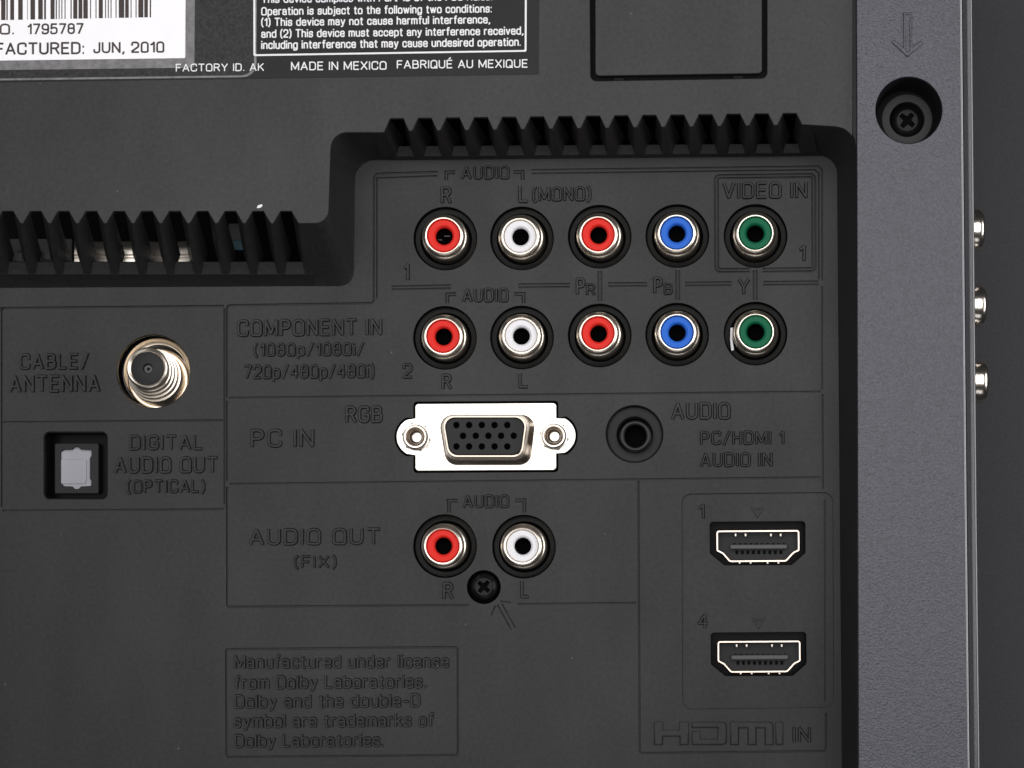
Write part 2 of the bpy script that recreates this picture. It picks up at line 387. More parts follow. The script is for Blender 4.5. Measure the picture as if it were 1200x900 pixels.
def vga_loop(g):
    return (rounded([(486.6 - g, 490), (486.6 - g, 473 - g), (652 + g, 472 - g), (652 + g, 490)], [0, 4, 4, 0])
            + ear(651.5, 510.5, 23.2 + g, -62, 62)
            + rounded([(652 + g, 532), (652 + g, 551 + g), (486.6 - g, 552 + g), (486.6 - g, 534)], [0, 4, 4, 0])
            + ear(487.7, 512, 23.2 + g, 118, 242))
holes.append(vga_loop(2.0))
hd_plate = rounded([(799, 579), (976, 577), (977, 829), (800, 831)], 11)
# thin grooves moulded in the panel
G = []
def g(*pts, w=1.7, rad=0): G.append(slot(arcpath(list(pts), rad) if rad else list(pts), w))
def g2(*pts, gap=3.6, w=1.3, rad=0):      # a pair of parallel grooves
    p = arcpath(list(pts), rad) if rad else list(pts)
    o = slot(p, gap); n = len(p)
    G.append(slot(o[:n], w)); G.append(slot(o[n:], w))
g((-130, 361.5), (1.5, 361.2)); 
g((2, 594), (2, 361), (262, 358.5), rad=3)
g((4.5, 494.8), (261, 492.6)); g((3, 598.5), (262, 596.8))
g((266, 466.4), (266, 357.8), (438, 355.2), (438.2, 208), (441, 203.5), (513, 201.4), rad=4)
g((441.6, 349), (441.6, 208.5), (512, 206), w=1.1)
g((263, 362), (263, 591))
g((269, 466.2), (961.5, 459.0)); g((266, 470), (266, 563)); g((269, 567.2), (961.5, 559.4))
g((266, 571), (266, 711.2), (549, 709.2), rad=3); g((606.7, 708), (745, 706.6))
g((748.2, 564), (749.6, 882.6), (968, 880.2), (968, 836), rad=4)
g((963.6, 456), (963.6, 336), w=1.3)
g((623, 199), (959, 194.8), (963.6, 199), (963.6, 328), w=1.3)
g((623, 203.2), (955, 199), (959.6, 203), (959.6, 327), w=1.0)
g((964, 462), (964.6, 572), w=1.3)
g2((459, 337.3), (528, 336)); g2((607.7, 334.9), (667.5, 334.3)); g2((713, 333.6), (758, 333.2)); g2((803, 332.8), (857, 332.4)); g2((895, 332.0), (959, 331.4))
g2((703, 318), (703, 352.5)); g2((794.3, 317), (794.3, 351.5)); g2((885, 317), (885, 351))
vb = [(878, 316.6), (840, 317), (839.4, 207), (953.6, 205.6), (954, 316), (894, 316.5)]
g2(*vb, rad=4)
dol = rounded([(264, 760), (537, 757.4), (537.4, 885.8), (264.4, 888)], 4)
G.append(dol); G.append(rounded([(265.7, 761.7), (535.3, 759.1), (535.7, 884.2), (266.1, 886.3)], 3))
for (xa, xb, yh, yv) in ((523, 613, 202, 210.8), (524, 614, 345, 355), (526, 615, 587, 600.5)):   # AUDIO brackets
    g2((xa, yv), (xa, yh), (xa + 10, yh - .3), gap=3.0, w=1.0); g2((xb - 11, yh - .3), (xb - .5, yh - .6), (xb - .5, yv), gap=3.0, w=1.0)
# screw arrow
g((583, 709), (599, 738), w=1.2); g((588.5, 708), (603.5, 735), w=1.2); g((580.5, 710), (575.5, 721), w=1.2); g((586.5, 704.5), (598, 706.2), w=1.2)
outer = [(-140, 306), (392, 306), (392, 174), (1001, 174), (1003, 1040), (-140, 1040)]
top_sheet = plate_mesh([outer] + holes + [hd_plate] + G, 0, 3.0, .55, res=1)
base_sheet = plate_mesh([outer] + holes + [rounded([(796, 576), (979, 574), (980, 832), (797, 834)], 11)], -2.9, 5, .3, res=1)
panel = link('connector_panel', join(top_sheet, base_sheet), M['panel'], tv)
# recessed HDMI plate
def hd_open(dx, dy): return [(x + dx, y + dy) for x, y in rounded([(831.8, 611.6), (943.7, 610.8), (943.9, 648), (928, 662), (849, 662.4), (832, 648.5)], [4, 4, 3, 4, 4, 3])]
hd_loops = [[(790, 570), (985, 568), (986, 838), (791, 840)], hd_open(0, 0), hd_open(1.2, 130)]
plate('recessed_plate_back', hd_loops, -5.2, 3, M['panel'], panel, .2)
plate('recessed_plate', hd_loops + [slot([(966.6, 586), (967, 822)], 1.3)], -3.0, 2.0, M['panel'], panel, .45)

T = [('AUDIO', 540.6, 597, 194.6, 210.8, .7), ('R', 516.7, 529.5, 218.5, 239, .6), ('L', 607.7, 619.4, 217, 238, .6), ('(MONO)', 623.8, 693, 219, 236.5, .6),
     ('1', 472.7, 480, 308.5, 329, .6), ('AUDIO', 542, 596, 337.8, 354.6, .5), ('P', 675, 686, 325.3, 345.6, .5), ('R', 687, 698, 332.2, 346.5, .5),
     ('P', 765.7, 776.6, 324.5, 344.5, .5), ('B', 778, 788.3, 331.5, 345.6, .5), ('Y', 864.6, 878.6, 326.4, 345.6, .4),
     ('VIDEO IN', 846.7, 946, 213.6, 233.4, .5), ('1', 936, 944, 287, 306.7, .4), ('2', 472, 483.6, 425.6, 443.6, .5), ('R', 517.8, 529.6, 438, 456.6, .4), ('L', 608, 619.3, 436.8, 455, .4),
     ('COMPONENT IN', 278, 448, 374.6, 395, .6), ('(1080p/1080i/', 297.6, 427, 402, 418, .4), ('720p/480p/480i)', 285.7, 439, 427.5, 444.5, .5),
     ('CABLE/', 23, 104.6, 414.4, 433.6, .5), ('ANTENNA', 10.8, 117.8, 439.6, 460.4, .4), ('DIGITAL', 152, 237.7, 509.8, 528, .4), ('AUDIO OUT', 134, 256, 535.4, 555.2, .4), ('(OPTICAL)', 148.8, 240.6, 562.4, 578.2, .4),
     ('RGB', 405, 448.5, 475.6, 496, .6), ('PC IN', 294, 368.4, 502.8, 524.6, .4), ('AUDIO', 786.8, 856, 471.6, 492, .4), ('PC/HDMI 1', 820.5, 919, 505.2, 521.6, .4), ('AUDIO IN', 820.5, 905, 530.4, 547.4, .4),
     ('AUDIO OUT', 292, 446, 619.4, 639.4, .4), ('(FIX)', 344.8, 394.6, 651, 666, .4), ('AUDIO', 542.5, 596.7, 579.8, 595.6, .4), ('R', 519, 531.7, 682, 702.6, .4), ('L', 610, 620.4, 680.2, 701, .4),
     ('1', 818, 825.6, 590.2, 608.2, .3), ('4', 817.6, 830, 719, 736.8, .3), ('IN', 929, 950, 851.6, 870.4, .3),
     ('Manufactured under license', 274.5, 526.4, 767.5, 784, .3), ('from Dolby Laboratories.', 274.5, 500, 791.4, 808, .4), ('Dolby and the double-D', 275, 493, 813.8, 830.4, .4),
     ('symbol are trademarks of', 274, 509, 836.6, 853.4, .4), ('Dolby Laboratories.', 275, 450, 860, 876.4, .4)]
for s, x0, x1, yt, yb, sl in T:
    z = -3.2 if s in ('4',) or (s == '1' and x0 == 818) else 0
    small = len(s) > 16
    me = text_mesh(s, x0, x1, yt, yb, z, sl, 2.9 if small else 3.0, 1.1 if small else 1.35, .165 if small else .165, .25 if small else .30)
    link('raised_lettering', me, M['panel'], panel)
# HDMI lettering built of bars
def hx(x): return 730 + x / 2.648
def hy(y): return 560 + y / 2.648
def hr(x0, y0, x1, y1): return [(hx(x0), hy(y0)), (hx(x1), hy(y0)), (hx(x1), hy(y1)), (hx(x0), hy(y1))]
Hl = [(97, 757), (124, 757), (124, 782), (176, 782), (176, 757), (204, 757), (204, 828), (176, 828), (176, 802), (124, 802), (124, 828), (97, 828)]
Dl = rounded([(214, 757), (322, 757), (322, 828), (214, 828), (214, 786), (240, 786), (240, 810), (294, 810), (294, 775), (214, 775)], [0, 14, 14, 0, 0, 0, 0, 0, 0, 0], 4)
Ml = rounded([(333, 757), (467, 757), (467, 828), (440, 828), (440, 776), (414, 776), (414, 828), (387, 828), (387, 776), (360, 776), (360, 828), (333, 828)], [0, 12] + [0] * 10, 4)
Il = [(474, 757), (497, 757), (497, 828), (474, 828)]
hm = [plate_mesh([[(hx(x), hy(y)) for x, y in lp]], 3.4, 4.4, 1.5, res=1) for lp in (Hl, Dl, Ml, Il)]
link('raised_lettering', join(*hm), M['panel'], panel)
for tx, ty in ((887.6, 595), (889, 725.3)):
    tri = lambda k: [(tx - 6.4 + 1.73 * k, ty + k), (tx + 6.4 - 1.73 * k, ty + k), (tx, ty + 11 - 2 * k)]
    plate('raised_triangle', [tri(-.6), tri(1.6)], -.9, 2.4, M['panel'], panel, .5)

# ------------------------------------------------------------------ rear cover with its vents
lt = dict(c=[9 + 32.6 * k for k in range(-4, 11)], yr=lambda x: 247.6, yt=lambda x: 262, w0=6.3, w1=14.6, sb=lambda x: 307, sf=lambda x: 321.5, sw0=8.6, sw1=12, yb=lambda x: 338 - x * .006, sh=lambda x: 12.3 - .004 * x)
tt = dict(c=[464.8 + 32.9 * k for k in range(15)], yr=lambda x: 138.8 - (x - 464) * .0132, yt=lambda x: 154 - (x - 464) * .016, w0=7.6, w1=14.4, sb=lambda x: 171.5 - (x - 464) * .006, sf=lambda x: 183.3 - (x - 464) * .009, sw0=5.5, sw1=10.5, yb=lambda x: 188 - (x - 464) * .010, sh=lambda x: 10.3 - (x - 465) * .0176)
def teeth(t, rev=False):
    out = []
    for c in t['c']:
        out += [(c - t['w1'], t['yt'](c)), (c - t['w0'], t['yr'](c)), (c + t['w0'], t['yr'](c)), (c + t['w1'], t['yt'](c))]
    return out
A_top = rounded([(1007, 1040), (1003, 150), (940, 146)], [0, 26, 0], 8)        # right wall of the recess, upper edge
A_bot = rounded([(987.5, 1040), (980.5, 183), (938, 182.6)], [0, 26, 0], 8)
Btop = rounded([(452, 155.2), (388, 155.6), (384.6, 262), (351, 262)], [0, 19, 16, 0], 8)
Bbot = rounded([(463, 187.6), (416.6, 188.4), (414.6, 336), (361, 336)], [0, 24, 17, 0], 8)
face = [(-140, -140), (1000, -140)] + [(x, y) for x, y in A_top if y < 190 and x < 1000] + teeth(tt)[::-1] + Btop + teeth(lt)[::-1] + [(-140, 262)]
hatch_gap = rounded([(690.5, -90), (899, -90), (898.8, 91.5), (692, 94.8)], 7)
hatch_in = rounded([(697, -85), (893, -85), (893, 86), (697.4, 89)], 5)
seam = [(992, -140), (1012, -140), (1012, 190), (1003, 190), (1001, 165), (992, 138)]
cover = plate('rear_cover', [up(face, H), up(hatch_gap, H)], H, 9, M['cover'], tv, .9)
plate('hatch_plate', [up(hatch_in, H)], H - .5, 7, M['cover'], cover, 1.0)
plate('seam_strip', [up(seam, H - 9)], H - 8, 6, M['cover'], cover, 1.0)
plate('hatch_recess', [up(rect(680, -110, 910, 105), H - 14)], H - 12, 3, M['dark'], cover)
for (px, py) in ((725, 91.5), (865, 89)):
    link('hatch_catch', box_mesh(*UP(px - 6, py - 1.2, H), *UP(px + 6, py + 3, H), H - 10, H - 4), M['pit'], cover)
def wall_rows(tp, bt, prof):
    rows = []
    for t, dd in prof:
        rows.append([(*UP(a[0] + (b[0] - a[0]) * t, a[1] + (b[1] - a[1]) * t, dd), dd) for a, b in zip(tp, bt)])
    return rows
prof = [(0, H - 1.5), (.04, H - 5), (.25, H * .72), (.5, H * .46), (.75, H * .22), (.93, H * .05), (1.0, -.5)]
link('recess_wall', grid_mesh(wall_rows(A_top, A_bot, prof)), M['cover'], cover)
link('recess_wall', grid_mesh(wall_rows(Btop, Bbot, prof)), M['cover'], cover)
SD = 26.0
for t, xa, xb in ((lt, -140, 368), (tt, 458, 944)):
    n = 12; xs = [xa + (xb - xa) * i / n for i in range(n + 1)]
    rows = [[(*UP(x, t['sb'](x) - 1, SD - 40), SD - 40) for x in xs], [(*UP(x, t['sb'](x), SD), SD) for x in xs],
            [(*UP(x, t['sf'](x), SD - 7), SD - 7) for x in xs], [(*UP(x, t['sf'](x) + .8, SD - 9), SD - 9) for x in xs], [(*UP(x, t['yb'](x), -.5), -.5) for x in xs]]
    link('vent_sill', grid_mesh(rows), M['cover'], cover)
    c = t['c']; p = c[1] - c[0]
    mids = [c[0] - p / 2] + [x + p / 2 for x in c]
    for i, x in enumerate(mids):
        ex = 8 if i in (0, len(mids) - 1) else 0     # the outer ribs merge into the wall
        la, ra = (ex if i == 0 else 0), (ex if i == len(mids) - 1 else 0)
        d1, d0 = H - 1.5, SD - 8; s = t['sh'](x)
        h0, h1, b0, b1 = p / 2 - t['w0'] - .8, p / 2 - t['w1'], p / 2 - t['sw0'] + 4, p / 2 - t['sw1']
        yr, yt_, sb, sf = t['yr'](x), t['yt'](x), t['sb'](x) - 9, t['sf'](x) + .5
        rows = []
        for f in (0, .5, 1):
            dd = d1 + (d0 - d1) * f; q = lambda a, b: a + (b - a) * f
            cx = x + s * f
            rows.append([(*UP(cx - q(h0, b0) - la, q(yr, sb), dd), dd), (*UP(cx + q(h0, b0) + ra, q(yr, sb), dd), dd),
                         (*UP(cx + q(h1, b1) + ra, q(yt_ - .6, sf), dd), dd), (*UP(cx - q(h1, b1) - la, q(yt_ - .6, sf), dd), dd)])
        link('vent_rib', grid_mesh(rows, closed=True), M['cover'], cover, ang=50)
# black box added to block light inside, and what shows through the lower vent
link('inner_light_block', box_mesh(-140, -140, 1010, 1040, -240, -200, 1), M['dark'], tv)
bar = []
def seen(px, py, d): return UP(px, py, d)
d = 4
pr = [(283, d - 9), (287, d - 1), (290, d + 1.2), (294, d + 2), (298, d + 2), (299, d + 1), (300, d - 2), (301.5, d - 2), (302.5, d + 1), (306, d + 1.6), (310, d + .6), (313, d - 3)]
for xa, xb, tl in ((87, 96, 0), (109, 129, 2), (142, 161, -1), (175, 192, 3), (208, 223, -3)):
    rows = [[(*UP(x, y + (tl if k else 0) * .3, dd + (tl if k else -tl)), dd + (tl if k else -tl)) for y, dd in pr] for k, x in enumerate((xa, xb))]
    link('inner_metal_tab', grid_mesh(rows), M['brk'], tv)
brd = link('inner_board', box_mesh(*UP(8, 280, -10), *UP(84, 312, -10), -16, -10), M['board'], tv)
link('printed_lettering', text_mesh('1Fug', 20, 78, 291, 306, -9.7, 0, flat=True), M['ink'], brd)
link('inner_component', box_mesh(*UP(273, 282, -5), *UP(287, 293, -5), -20, -5), M['teal'], tv)
link('inner_component', box_mesh(*UP(268, 262, -25), *UP(292, 284, -25), -60, -25), M['board'], tv)
chip = plate('plastic_chip', [up([(301, 243.5), (302.6, 240.6), (307, 239.4), (308, 241), (305.6, 243.6), (302, 244.2)], H)], H + 1.2, 1.4, M['white'], cover, .3)

# ------------------------------------------------------------------ grey edge strip, side and front frame
BZ = H + 7
bl = up([(1003.5, -140), (1125.5, -140), (1126, 0), (1131.6, 600), (1135, 900), (1136.5, 1040), (1006.5, 1040)], BZ)
sx, sy, sr = *UP(1065, 129, BZ), 39 * (D - BZ) / D
bez = plate('edge_strip', [bl, circ(sx, sy, sr, 56)], BZ, 60, M['bezel'], tv, 1.0, res=3)
E0 = [(1125.2, -140), (1125.7, 0), (1131.3, 600), (1134.7, 900), (1136.2, 1040)]; E1 = [(1137, -140), (1137.6, 0), (1143, 600), (1147, 900), (1148.5, 1040)]
rows = []
import itertools
prof_e = [(-1.6, -.8), (-.9, .2), (.2, .15), (1.4, -.5), (2.3, -1.5), (3.0, -3.0), (3.5, -5.0), (12.6, -28), (13.4, -29.6), (14.0, -29.4), (14.6, -28.7), (15.4, -28.5), (16.2, -29.0), (16.9, -30.4), (17.2, -33), (17.2, -365)]   # across the edge: offset, height
for ou, od in prof_e:
    r_ = []
    for e in E0:
        q0 = UP(e[0], e[1], BZ); r_.append((q0[0] + ou, q0[1], BZ + od))
    rows.append(r_)
link('edge_chamfer', grid_mesh(rows), M['edge'], bez, ang=80)
# raised arrow
ar = [(1058.4, 14.6), (1068.8, 14.6), (1068.8, 55.5), (1078.6, 48), (1081.8, 51.6), (1063.4, 67), (1044.8, 50), (1048, 46.8), (1058.4, 56)]
plate('raised_arrow', [up(ar, BZ), up([(1061.2, 17.5), (1066, 17.5), (1066, 59), (1063.6, 61), (1061.2, 59)], BZ)], BZ + 1.9, 3.0, M['bezel'], bez, 1.0)
# counterbore and screw

def phillips(name, r, d, parent, org, m, rot=0.0, dome=4.0):
    """pan head with a recessed cross"""
    n = 40; V = []; F = []
    rings = [(1.0, -dome * 1.4), (1.0, -dome * .5), (.93, 0), (.80, dome * .45), (.66, dome * .72)]
    cross = []
    a, b = r * .13, r * .52
    for k in range(4):
        c_, s_ = math.cos(rot + k * math.pi / 2), math.sin(rot + k * math.pi / 2)
        for (x, y) in ((b, -a), (b, a), (a * 1.25, a * 1.25)):
            cross.append((x * c_ - y * s_, x * s_ + y * c_))
    ring = lathe_mesh([(r * f, d + z) for f, z in rings], n)
    top = plate_mesh([[(600 + x, 900 + y) for x, y in circ(0, 0, r * .665, n)], [(600 + x, 900 + y) for x, y in cross]], d + dome * .74, dome * 1.2, .35)
    bm = bmesh.new(); bm.from_mesh(ring); bm.from_mesh(top)
    me = bpy.data.meshes.new('m'); bm.to_mesh(me); bm.free()
    o = link(name, me, m, parent, W(org[0], org[1], 0))
    f = link('cross_recess', lathe_mesh([(r * .6, d - dome * .45), (r * .2, d - dome * .7)], 16, cap1=True), M['contact'], o, W(org[0], org[1], 0))
    return o
wx, wy = UP(1063, 140, 53)
link('screw_recess', lathe_mesh([(36.6, BZ - 3), (35.6, 80), (34.4, 56), (33, 53)], 56), M['dark'], bez, W(sx, sy, 0))
ws = link('screw_seat', lathe_mesh([(36, 47), (30, 52), (28.6, 53), (20.4, 53), (19.6, 52), (19.4, 20)], 56), M['washer'], bez, W(wx, wy, 0))
phillips('screw', 18.8, 38, bez, UP(1063, 141.5, 38), M['screw'], R(40), 3.0)

# front frame behind the side of the set
link('front_frame', box_mesh(1030, -160, 1420, 1060, -330, -262, 3), M['frame'], tv)

# ------------------------------------------------------------------ phono sockets
def rca_meshes():
    well = lathe_mesh([(37.3, .2), (36.8, -1.0), (36.4, -7), (35.6, -8.6), (34, -9), (30.4, -9.2), (29.6, -10), (29.2, -24), (24, -26)], 56)
    shell = lathe_mesh([(26.4, -27), (26.6, 10), (26.4, 12.2), (25.8, 13.4), (24.5, 14.2), (24.1, 15.2), (24.1, 18.6), (23.8, 20.6), (23.1, 22.2), (22.0, 23.4), (20.8, 24.0), (19.8, 23.8), (19.1, 22.8), (18.9, 14)], 64)
    ins = lathe_mesh([(18.9, 17), (18.3, 17.4), (18.2, 20.8), (17.6, 21.5), (12.6, 21.7), (11.3, 20.8), (10.3, 19), (9.9, 16), (9.7, -8)], 56)
    hole = lathe_mesh([(9.75, 12), (9.7, -12), (5, -14)], 40, cap1=True)
    return well, shell, ins, hole
well, shell, ins, hole = rca_meshes()
INS = {c: ins.copy() for c in ('red', 'white', 'blue', 'green')}
for me, m in ((well, 'wellp'), (shell, 'nickel'), (hole, 'contact')): me.materials.append(M[m])
for c, me in INS.items(): me.materials.append(M[c])
def rca(org, col, label=None, front=True, rot=None):
    o = link('phono_socket', shell, None, tv, org, label)
    kids = [link('insulator', INS[col], None, o, org), link('socket_hole', hole, None, o, org)]
    if front: kids.append(link('socket_well', well, None, o, org))
    return o
for i, (x, y, c, lab) in enumerate(RCA):
    o = rca(W(x, y, 0), c, lab)
    o.rotation_euler = (R(random.uniform(-2, 1.6)), R(random.uniform(0, 360)), R(random.uniform(-1.8, 1.8)))
for (x0_, y0_, x1_, y1_) in ((513.5, 280.5, 518, 281.6), (520.5, 276.2, 527.5, 277.2)):
    link('contact_leaf', box_mesh(*UP(x0_, y0_, 4), *UP(x1_, y1_, 4), -6, 4, .2), M['tongue'], tv)
pl = plate('plastic_sliver', [[(856, 384), (859, 383.5), (858.4, 397), (860.2, 410), (857, 411), (855.6, 398)]], -1.5, 2, M['white'], panel, .4)
M['nickel_b'] = mat('bright_nickel', (.95, .88, .80), .20, metal=1, bump=.06, bscale=500)
side_shell = lathe_mesh([(26, -30), (26, 8), (25.8, 11), (25.2, 11.6), (25.2, 13), (25.8, 13.6), (25.8, 18), (25.2, 21), (24, 23.2), (22, 24.6), (20, 24.2), (19, 22.8), (18.9, 14)], 72)
for (py, tip) in ((266, 1154.6), (356, 1156.8), (445.5, 1158.8)):
    u, v = UP(tip, py, 14)
    o = link('phono_socket', side_shell, M['nickel_b'], tv, W(u - 24.6, v, -10), 'nickel socket standing out sideways from the right edge')
    o.rotation_euler = (0, R(random.uniform(-3, 3)), R(90))
    k_ = link('insulator', INS['white'], None, o, W(u - 24.6, v, -10))

# ------------------------------------------------------------------ aerial socket
ax, ay = 179.6, 435.2
fs = link('aerial_socket', lathe_mesh([(36.6, -22), (36.4, -12), (35.9, -10.4), (34.8, -9.6), (33.9, -10.6), (33.2, -12), (32.3, -12), (31.8, -10), (31.2, -5), (31.1, -1)] +
     [(31, -.5), (31, 5), (30.7, 6), (29, 6.4), (28.9, 13), (28.6, 14), (27, 14.4), (26.9, 20), (26.6, 21), (25.2, 21.4), (25.1, 27), (24.8, 28), (23.6, 28.4), (22.6, 30), (22.6, 33.5), (24.2, 35), (24.2, 37), (23.4, 39), (22.2, 39.8), (20.6, 39.2), (19, 37)], 64, (-.015, -.185)), M['nickel'], tv, W(182.6, 441.5, 0), 'threaded nickel aerial socket with grey centre')
link('glint_ring', lathe_mesh([(39.8, -13.5), (39, -15), (37, -17), (35.4, -18.5), (33, -19)], 64), M['nickel'], fs, W(181.6, 435.0, 0))  # nickel ring added to give the well its bright crescent highlight
link('insulator', lathe_mesh([(19.2, 36), (17.8, 36.6), (6.0, 36.6), (5.2, 35.5), (4.9, 26)], 48, (-.015, -.185)), M['block'], fs, W(182.6, 441.5, 0))
link('pin_hole', lathe_mesh([(4.6, 33), (2.2, 33), (2.0, 30), (1.4, 26)], 24, (-.015, -.185), cap1=True), M['tongue'], fs, W(182.6, 441.5, 0))
link('socket_well', lathe_mesh([(43.3, .2), (42.4, -2), (42, -9), (41.8, -24), (30, -27)], 64), M['gloss'], fs, W(ax, ay, 0))

# ------------------------------------------------------------------ optical output
ow = link('optical_socket', join(plate_mesh([rect(48, 503, 129, 588, 8), rect(52.5, 507.5, 124.5, 583.5, 5)], -2, 34, .5),
     plate_mesh([up(rect(50, 500, 130, 590), -36)], -34, 3, .3)), M['pit'], tv, label='square optical output with a grey shutter')
sh = rounded([(70.5, 529.5), (74, 527), (84, 526.8), (86.5, 524), (92, 524), (94.5, 526.8), (104.5, 527), (107, 527.5), (107, 534), (105.2, 537), (105.2, 561), (107, 564), (106.6, 569.5), (94.6, 570), (92, 573), (86.5, 573), (84, 570), (74, 569.6), (70.6, 566)], 1.2, 3)
plate('surround', [up(rect(64, 519.5, 115.5, 578.5, 2), -20), up(sh, -20)], -20, 12, M['block'], ow, .8)
plate('shutter', [up(rect(67, 521, 110, 576), -25)], -25, 2, M['shutter'], ow, .3)
plate('shutter_flap', [up(rounded([(71, 538.5), (101.5, 538.5), (101.5, 560), (100, 567), (71, 567)], 1), -24)], -23.4, 1.6, M['shutter'], ow, .5)

# ------------------------------------------------------------------ VGA socket
vg = plate('computer_video_socket', [vga_loop(0)], 1.5, 4, M['tin'], tv, .9, label='silver fifteen-pin computer video socket with two hex nuts')
def vx(x): return 440 + x / 4.615
def vy(y): return 450 + y / 4.615
def dshape(x0, x1, x2, x3, y0, y1, r, d): return up(rounded([(vx(x0), vy(y0)), (vx(x1), vy(y0)), (vx(x2), vy(y1)), (vx(x3), vy(y1))], r, 8), d)
def ringloft(loops):
    return grid_mesh([[(u, v, d) for u, v in lp] for lp, d in loops], closed=True)
D_ = 28
L = [(dshape(338, 868, 838, 384, 166, 440, 15, 1), 1.6), (dshape(346, 860, 826, 390, 172, 434, 14, 3), 5), (dshape(352, 848, 808, 388, 174, 418, 13, 7), 8),
     (dshape(352, 838, 800, 390, 172, 406, 13, 16), 16), (dshape(354, 828, 796, 390, 170, 398, 13, D_ - 2), D_ - 2), (dshape(358, 823, 792, 394, 173, 394, 12, D_), D_),
     (dshape(366, 814, 786, 401, 180, 386, 11.5, D_), D_), (dshape(371, 808, 781, 405, 185, 380, 11, D_ - 3), D_ - 3), (dshape(372, 807, 780, 406, 186, 378, 11, 8), 8)]
vs = link('shell', ringloft(L), M['bronze'], vg, ang=60)
pins = [(437 + 68.8 * k, 222) for k in range(5)] + [(473 + 68.6 * k, 280) for k in range(5)] + [(437 + 68.8 * k, 338) for k in range(5)]
DP = D_ - 4
plate('pin_block', [dshape(370, 809, 782, 404, 184, 380, 11, DP)] + [up(circ(vx(x), vy(y), 3.7, 16), DP) for x, y in pins], DP, 16, M['block'], vg, .5)
plate('pin_block_floor', [dshape(372, 806, 780, 406, 187, 377, 10, DP - 15)], DP - 15, 2, M['contact'], vg, .3)
for (px, py) in ((487.3, 512), (649.3, 511)):
    n = 6; D2 = 15; ux, uy = UP(px, py, D2)
    lv = [[(ux + r_ * math.cos(R(60 * k + 12)), uy + r_ * math.sin(R(60 * k + 12)), dd) for k in range(6)] for r_, dd in ((17.2, 1.4), (17.2, 13), (15.6, 14.8))]
    hexm = grid_mesh(lv, (ux, uy, 0), closed=True)
    hexm2 = lathe_mesh([(15.8, 14.6), (14.4, 14.9), (13.9, 15.6), (13.7, 20.5), (12.9, 21.8), (11.4, 21.8), (9.8, 20), (7.9, 15.5), (7.2, 6)], 40)
    nut = link('hex_nut', join(hexm, hexm2), M['nut'], vg, W(ux, uy, 0), ang=30)
    link('thread_hole', lathe_mesh([(7.4, 13), (6.2, 11.4), (6.8, 10), (5.6, 8), (6.0, 6.4), (5.4, -4), (.3, -12)], 32, cap1=True), M['thread'], nut, W(ux, uy, 0))

# ------------------------------------------------------------------ headphone-size audio jack
jx, jy = 743.4, 508.6
js = link('audio_jack', lathe_mesh([(19.3, -17), (18.9, -1), (18.2, 1.6), (17, 2.4), (14.6, 2.4), (13.2, 1.6), (12.4, -1), (12.1, -16)], 56), M['jack'], tv, W(*UP(744.4, 511, 2), 0), 'black round audio jack beside the AUDIO IN lettering')
link('jack_disc', lathe_mesh([(33.6, -.3), (33.2, -2), (32.8, -11), (31.5, -12), (24, -12), (21.5, -12.4), (20, -15), (19, -18)], 56), M['block'], js, W(jx, jy, 0))
link('socket_hole', lathe_mesh([(12.3, -8), (12, -30)], 32, cap1=True), M['contact'], js, W(*UP(744.4, 511, 2), 0))

